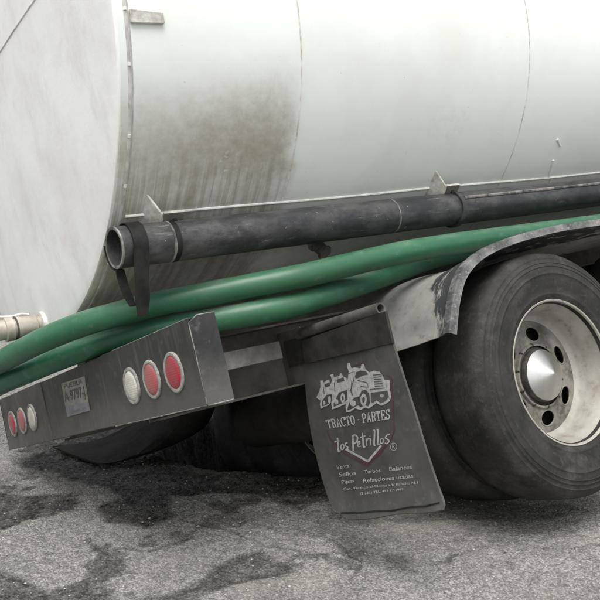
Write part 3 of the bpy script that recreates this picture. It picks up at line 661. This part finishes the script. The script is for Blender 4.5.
# handwritten name with its check mark
k4 = zq(325, 425, 7.5); art = Art(flap_surf); Q = lambda P, w_=1.25: art.line([k4(p) for p in (catmull(P, 4) if len(P) > 2 else P)], w_, .0004)
Q([(97, 95), (102, 150), (105, 198), (120, 188)], 1.6); Q([(74, 128), (92, 120), (112, 118)]); Q([(134, 140), (122, 160), (126, 182), (140, 178), (144, 155), (134, 140)]); Q([(172, 132), (155, 138), (158, 155), (174, 165), (168, 182), (150, 184)])
Q([(210, 76), (214, 130), (216, 196)], 1.8); Q([(204, 84), (228, 74), (246, 90), (242, 122), (220, 140)], 1.5); Q([(250, 150), (264, 136), (262, 122), (250, 130), (252, 160), (272, 158)]); Q([(284, 58), (288, 110), (292, 164), (304, 158)], 1.5); Q([(268, 92), (306, 80)]); Q([(312, 100), (316, 156)]); Q([(315, 122), (324, 104), (336, 102)]); Q([(342, 98), (346, 152)]); Q([(340, 80), (341, 84)], 1.3)
Q([(366, 44), (374, 38), (374, 80), (372, 148), (382, 150)], 1.5); Q([(392, 38), (400, 34), (400, 80), (400, 142), (412, 140)], 1.5); Q([(430, 98), (418, 116), (424, 136), (438, 130), (440, 108), (430, 98)]); Q([(490, 66), (470, 74), (456, 94), (472, 106), (484, 120), (470, 138), (452, 134)])
Q([(160, 180), (325, 272)], 2.2); Q([(323, 274), (425, 152)], 2.2)
art.line([k4(p) for p in ell(518, 162, 24, 28, 16) + [(542, 162)]], .45, .0004); art.text('R', [k4(p) for p in ((507, 146), (527, 142), (529, 176), (509, 180))], .0004)
art.build('name_lettering', 'print', flap)
# small lines of print
k5 = zq(330, 460, 6); art = Art(flap_surf)
def small(t, a, b, h, bold=.008): (x0, y0), (x1, y1) = a, b; art.text(t, [k5((x0 - h * .12, y0 - h)), k5((x1 - h * .12, y1 - h)), k5(b), k5(a)], .0004, bold=bold)
small('Venta-', (42, 56), (130, 44), 24); small('Sellos', (58, 100), (158, 88), 24); small('Turbos', (208, 84), (306, 72), 24); small('Balances', (360, 66), (494, 52), 25)
small('Pipas', (74, 148), (150, 138), 25); small('Refacciones usadas', (204, 136), (502, 106), 25); small('Car. Verdigo-al-Monte a/b Rancho N.1', (84, 187), (530, 146), 20, 0); small('(2 222) TEL. 493 17 1989', (184, 211), (444, 186), 18, 0)
art.build('small_print', 'print', flap)
# tube, hanger plate and gusset
tR = on_plane(378.5, 309, 0, FX + .004); tL = A([FX + .004, -.36, tR[2] + .0]); 
tl2 = on_plane(300, 343, 0, FX + .004)
tubem = MB().lathe([(0, .0165), (.002, .0205), (.6, .0205)] if False else [(tR[1] + .25, .012), (tR[1] - .012, .0145), (tR[1] - .014, .021), (tR[1] + .50, .021), (tR[1] + .50, .0005)], 'y', (tR[0], 0, tR[2]), 28)
bar = tubem.build('flap_tube', 'tube_dust', truck)
hp_ = MB().box((FX + .004, tR[1] + .004, tR[2] - .115), (FX + .013, tR[1] + .62, tR[2] - .01)); hp_.build('hanger_plate', 'flap_dark', bar, smooth=False, bevel=.002)
gs = MB().prism([on_plane(u, v, 0, FX - .012) for u, v in ((301, 341), (385, 311), (392.5, 343.5), (304.5, 364))], .011, (1, 0, 0)); gs.build('hanger_pad', 'flap_dark', bar, smooth=False, bevel=.002)
# chassis rails, cross members
def rail(y0, sgn):
    b = MB(); b.box((.10, y0, -.138), (TL - .3, y0 + .008, .120)); b.box((.10, y0 - sgn * .075 if sgn > 0 else y0 + .009, .111), (TL - .3, (y0 if sgn > 0 else y0 + .084), .120)); b.box((.10, y0 - sgn * .075 if sgn > 0 else y0 + .009, -.138), (TL - .3, (y0 if sgn > 0 else y0 + .084), -.129))
    return b.build('chassis_rail', 'frame', truck, smooth=False, bevel=.002)
rail(-.45, 1); rail(.45, -1)
for s in (-1, 1): MB().box((.13, s * .20 - .05, .1215), (TL - .4, s * .20 + .05, TZ - TB * math.sqrt(1 - (.15 / TA) ** 2) - .006)).build('tank_sill', 'frame', truck, smooth=False, bevel=.003)
for x in (.62, 2.3, 3.9, 5.5): MB().prism([(x, -.44, -.12), (x + .01, -.44, -.12), (x + .01, -.44, .10), (x + .08, -.44, .10), (x + .08, -.44, .11), (x, -.44, .11)], .88, (0, 1, 0)).build('cross_member', 'dark', truck, smooth=False)
# channel that carries the bumper corner
for s in (-1, 1):
    ch = MB(); y0 = -.62 if s < 0 else .54
    ch.box((BD + .002, y0, -.020), (.612, y0 + .07, .046))
    ch.build('bumper_channel', 'bracket_grey' if s < 0 else 'frame', truck, smooth=False, bevel=.002)
    MB().box((BD + .002, y0 - .01, -.098), (.36, y0 + .06, -.066)).build('bumper_channel', 'frame', truck, smooth=False, bevel=.002)
# plate closing the gap between rail and flap tube
gp = MB().box((.700 + .016, -.62, -.13), (.700 + .024, -.455, .085)); gp.build('gusset_plate', 'frame', truck, smooth=False, bevel=.002)
# made-up dark cylinders under the rails, added to block the far wheels
for x_ in (.98, 1.30):
    MB().lathe([(-.40, .0005), (-.395, .05), (-.375, .10), (-.34, .125), (.34, .125), (.375, .10), (.395, .05), (.40, .0005)], 'y', (x_, -.02, -.272), 32).build('underbody_blocker', 'dark', truck)
# far-side flap dragging on the ground under the bumper
gl = lambda u, v: RW.T @ (on_ground(u, v) + A([0, 0, .012]) - O_W)
e0 = [gl(u, v) for u, v in ((52, 449), (66, 455), (82, 461), (98, 466.5), (108, 467), (124, 463), (148, 456), (170, 447), (186, 436))]
fv2 = []; ff2 = []; n2 = len(e0); NR = 8
top_l, top_r = A([.93, 1.06, .02]), A([.93, .42, .02])
for i in range(NR + 1):
    a = i / NR
    for j, p in enumerate(e0):
        b_ = j / (n2 - 1); tpt = top_l * (1 - b_) + top_r * b_
        q = p * (1 - a) ** 1.0 + tpt * a; q = q + A([.0, 0, -.10 * math.sin(a * math.pi)])
        wz = t2w(q); wz[2] = max(wz[2], .010 + .03 * a); fv2.append(RW.T @ (wz - O_W))
for i in range(NR):
    for j in range(n2 - 1): ff2.append((i * n2 + j, i * n2 + j + 1, (i + 1) * n2 + j + 1, (i + 1) * n2 + j))
f2 = new_mesh('mud_flap', fv2, ff2, 'shade_rubber', truck); solid(f2, .009, 0)
sb = f2.modifiers.new('sub', 'SUBSURF'); sb.levels = 1; sb.render_levels = 1
f2['label'] = 'bent mud flap dragging on the ground under the bumper'

# ------------------------------------------------------------------ wheels
WXC, WYC, WZC, RF = 1.6165, -1.0688, -.3329, .2974
def tyre_prof():
    pts = [(.004, .288), (-.004, .300), (-.010, .314), (-.0125, .318), (-.0125, .322), (-.0115, .325), (-.018, .345), (-.0225, .365), (-.0255, .385), (-.0265, .398), (-.0282, .3995), (-.0282, .4015), (-.0268, .403), (-.027, .415), (-.026, .428), (-.0278, .4295), (-.0278, .4315), (-.0252, .433), (-.0232, .444), (-.0250, .4455), (-.0245, .4475), (-.0218, .449), (-.016, .464), (-.0165, .466), (-.0125, .470), (-.004, .4835), (.006, .492), (.020, .4975)]
    tread = [(y0, .5000 + .0012 * math.sin((y0 - .02) / .194 * math.pi)) for y0 in np.linspace(.034, .200, 7)]
    back = [(.234 - p[0], p[1]) for p in pts[::-1]]
    inner = [(.232, .284), (.002, .284)]
    return pts + tread + back + inner
def wheel_meshes():
    ty = MB().lathe(tyre_prof(), 'y', (0, 0, 0), 120, closed=True)
    # rim: flange, drop barrel towards the disc, back barrel
    rp = [(.012, .292), (.001, .2955), (-.004, RF), (-.0065, .2955), (-.004, .290), (.006, .286), (.022, .284), (.030, .2815), (.060, .268), (.095, .262), (.130, .258), (.142, .250), (.150, .236)]
    rm = MB().lathe(rp, 'y', (0, 0, 0), 96)
    rb = MB().lathe([(.150, .236), (.2, .262), (.232, .284), (.238, .296), (.232, .298)], 'y', (0, 0, 0), 96); rm.add(rb.v, rb.f)
    # disc with hand holes: ring mesh in polar grid, cells inside an ellipse removed
    dm = MB(); NT, RR = 180, np.linspace(.236, .125, 28); holes = [math.radians(a) for a in (79, 20, -39, -92, -148, 140)]
    def dy(r): return .150 - .018 * math.sin((.236 - r) / .131 * math.pi * .5) - (.010 if r < .135 else 0)
    def inhole(r, t):
        for a in holes:
            dt = (t - a + math.pi) % (2 * math.pi) - math.pi
            if (dt * r / .042) ** 2 + ((r - .176) / .032) ** 2 < 1: return True
        return False
    idx_ = {}; vs = []; fs = []
    def vid(i, j):
        j %= NT
        if (i, j) not in idx_: idx_[(i, j)] = len(vs); t = 2 * math.pi * j / NT; vs.append((RR[i] * math.cos(t), dy(RR[i]), RR[i] * math.sin(t)))
        return idx_[(i, j)]
    for i in range(len(RR) - 1):
        for j in range(NT):
            if not inhole((RR[i] + RR[i + 1]) / 2, 2 * math.pi * (j + .5) / NT): fs.append((vid(i, j), vid(i, j + 1), vid(i + 1, j + 1), vid(i + 1, j)))
    dm.add(vs, fs)
    hr = []
    for a in holes:     # rolled edges of the hand holes, deeper dark cup
        c_ = A([.176 * math.cos(a), 0, .176 * math.sin(a)]); er = A([math.cos(a), 0, math.sin(a)]); et = A([-math.sin(a), 0, math.cos(a)])
        P = []
        for k in range(25):
            t = 2 * math.pi * k / 24; q = c_ + er * .0325 * math.sin(t) + et * .0425 * math.cos(t); q[1] = dy(math.hypot(q[0], q[2])) + .001; P.append(q)
        v_, f_ = sweep(P, .0035, 8, False); hr.append(MB().add(v_, f_))
    # hub drum, studs
    hb = MB().lathe([(.150, .140), (.139, .138), (.136, .128), (.128, .114), (.116, .111), (.106, .102)], 'y', (0, 0, 0), 48)
    nuts = []
    for k in range(10):
        a = 2 * math.pi * (k + .5) / 10; c_ = (.131 * math.cos(a), 0, .131 * math.sin(a))
        v_, f_ = lathe([(.140, .0085), (.128, .0085), (.126, .007), (.126, .0045), (.120, .0045), (.120, .0005)], 'y', c_, 6); nuts.append(MB().add(v_, f_))
    cone = MB().lathe([(.112, .100), (.106, .106), (.101, .1055), (.0755, .0535), (.0535, .0085), (.0510, .003), (.0505, .0005)], 'y', (0, 0, 0), 64)
    back = MB().lathe([(.20, .236), (.20, .0005)], 'y', (0, 0, 0), 40)
    return ty, rm, dm, hr, hb, cone, back, nuts
TY, RM, DM, HR, HB, CN, BK, NU = wheel_meshes()
wroot = RM.build('wheel', 'rim', truck)
parts = [TY.build('tyre', 'tyre', wroot, angle=50), DM.build('wheel_disc', 'disc', wroot, angle=60), HB.build('hub', 'hub', wroot), CN.build('hub_cap', 'cone', wroot, angle=20), BK.build('brake_drum', 'dark', wroot)]
for h_ in HR: h_.build('hand_hole_edge', 'disc', wroot)
for h_ in NU: h_.build('lug_nut', 'hub', wroot, angle=30)
wroot.location = (WXC, WYC, WZC)
def copy_wheel(loc, flip):
    r = wroot.copy(); COL.objects.link(r); r.parent = truck; r.location = loc; r.rotation_euler = (0, random.random() * 3, math.pi if flip else 0)
    for ch_ in parts:
        if flip is not None and ch_.name.startswith('hub_cap') and loc[1] > -1.0 and loc[1] < 1.0: continue
        c_ = ch_.copy(); COL.objects.link(c_); c_.parent = r
    return r
D2 = .335
copy_wheel((WXC, WYC + D2 + .234, WZC), True)              # inner right (dish turned inwards)
copy_wheel((WXC, -WYC, WZC), True); copy_wheel((WXC, -WYC - D2 - .234, WZC), False)
copy_wheel((WXC + 1.36, WYC, WZC - .0), False); copy_wheel((WXC + 1.36, WYC + D2 + .234, WZC), True)
copy_wheel((WXC + 1.36, -WYC, WZC), True); copy_wheel((WXC + 1.36, -WYC - D2 - .234, WZC), False)
for k in range(2): MB().tube([(WXC + 1.36 * k, -.9, WZC), (WXC + 1.36 * k, .9, WZC)], .07, 20).build('axle', 'dark', truck)
for s in (-1, 1):
    P = [(x, s * .43, -.19 - .05 * math.cos((x - 2.3) * 1.2)) for x in np.linspace(1.2, 3.4, 14)]
    for k in range(4): MB().add(*sweep([A(p) - A([0, 0, .033 * k]) for p in P[k:14 - k]], .016, 6)).build('leaf_spring', 'dark', truck)

# ------------------------------------------------------------------ fender over the wheels
fpx = [(452, 334), (453.5, 316), (456, 298), (462, 277), (474, 261), (490, 250), (510, 241.5), (530, 235.5), (552, 230), (575, 226), (600, 222.5)]
FYO = -1.10
curve = [on_plane(u, v, 1, FYO)[[0, 2]] for u, v in fpx]
curve = [A([c_[0], c_[1]]) for c_ in catmull([(c_[0], 0, c_[1]) for c_ in curve], 5)] if False else [A([p[0], p[2]]) for p in catmull([(c_[0], 0, c_[1]) for c_ in curve], 5)]
xe, ze = curve[-1]
xr = WXC + 1.36 + .62
curve += [A([x, .244]) for x in np.linspace(xe + .1, 3.05, 12)] + [A([3.05 + .55 * math.sin(t), .244 - .55 * (1 - math.cos(t))]) for t in np.linspace(.12, 1.35, 12)]
CN_ = len(curve)
yy = [FYO + .006, FYO + .02, FYO + .08, -.90, -.80, -.70, -.60, -.50]
fvv = []; fff = []
for i, c_ in enumerate(curve):
    t_ = curve[min(i + 1, CN_ - 1)] - curve[max(i - 1, 0)]; t_ /= np.linalg.norm(t_); nn = A([-t_[1], t_[0]])
    for j, y in enumerate(yy):
        crown = .014 * min(1, (y - FYO) / .1) + .008 * math.sin((y - FYO) * 14 + .8 * i / 10) * (1 if j > 1 else 0)
        dent = (-.012 * math.exp(-((i - 3) / 2.) ** 2) * math.sin((y - FYO) * 9)) if j > 0 else 0
        drop = -.062 * min(1, max(0, (y - FYO - .01) / .16)) * min(1, max(0, (c_[0] - 1.15) / .35)) * min(1, max(0, (3.3 - c_[0]) / .3))
        p = c_ + nn * (crown + dent + drop)
        if i < 4: p = p + A([0, (.006 - .022 * min(1, (y - FYO) / .12)) * (1 - i / 4)])
        fvv.append((p[0], y, p[1]))
ny_ = len(yy)
for i in range(CN_ - 1):
    for j in range(ny_ - 1): fff.append((i * ny_ + j, i * ny_ + j + 1, (i + 1) * ny_ + j + 1, (i + 1) * ny_ + j))
fender = new_mesh('fender', fvv, fff, 'fender', truck, angle=70); solid(fender, .004, -1)
fm = new_mesh('fender', [(p[0], -p[1], p[2]) for p in fvv], fff, 'fender', truck, angle=70); solid(fm, .004, 1)
# rolled, scraped lip along the outer edge: flat band turned down plus a bead
lp = MB(); lv = []; lf = []
for i, c_ in enumerate(curve):
    t_ = curve[min(i + 1, CN_ - 1)] - curve[max(i - 1, 0)]; t_ /= np.linalg.norm(t_); nn = A([-t_[1], t_[0]])
    wv = .004 * math.sin(i * 1.3) * (1 if i < 30 else 0)
    band_ = .052 if i > 8 else .045
    for (a, b_) in ((.0168, FYO + .030), (.0172, FYO + .014), (.0150, FYO - .002), (.0060, FYO - .006), (-.009, FYO - .0065), (-.014, FYO - .0105)):
        p = c_ + nn * a; lv.append((p[0], b_, p[1]))
for i in range(CN_ - 1):
    for j in range(5): lf.append((i * 6 + j, i * 6 + j + 1, (i + 1) * 6 + j + 1, (i + 1) * 6 + j))
lip = new_mesh('fender_lip', lv, lf, 'lip', fender, angle=80); solid(lip, .003, -1)
for k in range(10):
    i = random.choice(range(2, 48)); c_ = curve[i]; y = FYO + random.uniform(-.004, .03); t_ = curve[i + 1] - curve[i - 1]; t_ /= np.linalg.norm(t_); nn = A([-t_[1], t_[0]])
    p = c_ + nn * (.0168 if y > FYO + .008 else .012 + .004 * (y - FYO) / .008); q = A([p[0], y, p[1]]); s_ = random.uniform(.003, .007); tt = A([t_[0], 0, t_[1]])
    P = [q + tt * s_ * math.cos(a) * random.uniform(.5, 1.4) + A([0, s_ * .6 * math.sin(a), 0]) for a in np.linspace(0, 5.4, 6)]; n3 = A([nn[0], -.3, nn[1]]); MB().prism(P, .0012, n3 / np.linalg.norm(n3)).build('paint_chip', 'bumper_edge', fender, smooth=False)

# ------------------------------------------------------------------ outlet coupling behind the tank head
cB = on_plane(50, 322.5, 0, .0); CY, CZ = cB[1], cB[2]
def seg_(prof): return MB().lathe([(h_, r_ * 1.12) for h_, r_ in prof], 'x', (0, CY, CZ), 32)
cpl = seg_([(.02, .030), (-.055, .030), (-.058, .036), (-.062, .0385), (-.120, .0385), (-.124, .041), (-.140, .041), (-.143, .036), (-.152, .036), (-.155, .044), (-.185, .044), (-.188, .037), (-.255, .036), (-.258, .046), (-.285, .046), (-.287, .030), (-.28, .0005)]).build('outlet_coupling', 'coupling', truck)
seg_([(.012, .036), (-.004, .046), (-.034, .046), (-.040, .043), (-.042, .031)]).build('coupling_collar', 'alloy', cpl)
lv_ = MB(); lv_.add(*sweep(catmull([(-.085, CY - .016, CZ + .043), (-.115, CY - .014, CZ + .050), (-.150, CY - .012, CZ + .046), (-.20, CY - .012, CZ + .052)], 5), .0065, 8)); lv_.build('cam_lever', 'alloy', cpl)
seg_([(-.140, .0405), (-.140, .0435), (-.146, .0435), (-.146, .0405)]).build('gasket_ring', 'frame', cpl)

# ------------------------------------------------------------------ things resting on the truck
def top(o):
    o.matrix_world = TRUCK_M; return o
HR_ = .0455
up_pts = [at_dist(u, v, d_) for u, v, d_ in ((-30, 378, 3.80), (0, 362, 3.54), (40, 341.5, 3.24), (80, 325, 3.10), (120, 313.5, 3.03), (157, 303.5, 2.99), (200, 295.5, 2.98), (240, 288, 3.0), (290, 278.5, 3.03), (325, 270.5, 3.10), (360, 262, 3.2), (400, 253, 3.31), (440, 246, 3.46), (480, 240, 3.65), (520, 234.5, 3.88), (560, 229, 4.1), (600, 223.5, 4.32))]
up_pts = [A([-.42, 1.28, -.30]), A([-.41, 1.24, -.10]), A([-.38, 1.10, .08]), A([-.33, .85, .18])] + up_pts + [A([3.0, -.82, .275]), A([3.8, -.82, .275]), A([5.0, -.82, .27])]
lo_pts = [at_dist(u, v, d_) for u, v, d_ in ((0, 384, 3.70), (20, 375.3, 3.59), (40, 366.8, 3.48), (60, 358.6, 3.39), (80, 351, 3.32), (100, 343.8, 3.24), (120, 337.5, 3.17), (160, 328, 3.06), (210, 320.5, 3.01), (257, 312.5, 3.01), (290, 306, 3.05), (312, 299.5, 3.11), (333, 293, 3.20), (367, 282, 3.40), (400, 270.5, 3.60))]
lo_pts = [A([-.52, 1.10, -.26]), A([-.50, 1.06, -.10]), A([-.44, .92, .04]), A([-.34, .70, .12])] + lo_pts + [A([1.62, -.60, .275]), A([2.2, -.60, .285]), A([3.2, -.62, .275]), A([5.0, -.62, .27])]
def hose(P, name, label):
    b = MB(); path = catmull(P, 8); b.tube(path, HR_, 28)
    o = top(b.build(name, 'hose')); tag(o, label, 'hose', 'green hoses along the tanker'); return o
hose(up_pts, 'hose', 'upper of two green hoses, running under the black pipe')
hose(lo_pts, 'hose', 'lower of two green hoses, resting across the rear bumper')
# black rubber strap knotted round the pipe mouth
xs = bx(143, 245); sb_ = MB(); W2 = .026
def strip(P, ws, nrm=None):
    P = [A(p) for p in P]; v = []; n = len(P)
    for i, p in enumerate(P): v += [p - A([ws[i], 0, 0]), p + A([ws[i], 0, 0])]
    return v, [(2 * i, 2 * i + 1, 2 * i + 3, 2 * i + 2) for i in range(n - 1)]
rr_ = PRAD + .006
wrap = [(xs - .006 * k / 20, PY + rr_ * math.cos(t), PZ + rr_ * math.sin(t)) for k, t in enumerate(np.linspace(math.radians(20), math.radians(196), 26))]
fz_ = on_plane(147, 262, 1, PY - rr_)[2]
tailz = on_plane(146, 311, 1, PY - rr_)[2]
DN = -RW[2]
h0 = A(wrap[-1])
hang = [tuple(h0 + DN * ((PZ - tailz) * .98) * t) for t in np.linspace(.06, 1, 14)]
ws = [W2] * 26 + [W2 * (1.0 + .06 * math.sin(t * 9)) * (1 if t < .72 else max(.72, 1 - (t - .72) * 1.2)) for t in np.linspace(.06, 1, 14)]
v1, f1 = strip(wrap + hang, ws)
s1 = new_mesh('rubber_strap', v1, f1, 'strap'); solid(s1, .004, 0)
top(s1); tag(s1, 'black rubber strap wrapped over the pipe near its open end', 'strap')
xs2 = on_plane(122, 275, 1, PY + .02)[0]; tz2 = on_plane(127, 307, 1, PY + .02)[2]
P2 = [(xs2 - .004, PY + rr_ * math.cos(t), PZ + rr_ * math.sin(t)) for t in np.linspace(math.radians(20), math.radians(-75), 8)] + [(xs2 + .018 * t ** 2, PY + .03, PZ - rr_ + (tz2 - PZ + rr_) * t) for t in np.linspace(.1, 1, 8)]
v2, f2_ = strip(P2, [.015] * 8 + [.016 * (1 if t < .7 else max(.7, 1 - (t - .7) * 1.2)) for t in np.linspace(.1, 1, 8)])
s2 = new_mesh('rubber_strap', v2, f2_, 'strap'); solid(s2, .003, 1)
top(s2); tag(s2, 'short black strap end dangling below the open pipe mouth', 'strap')
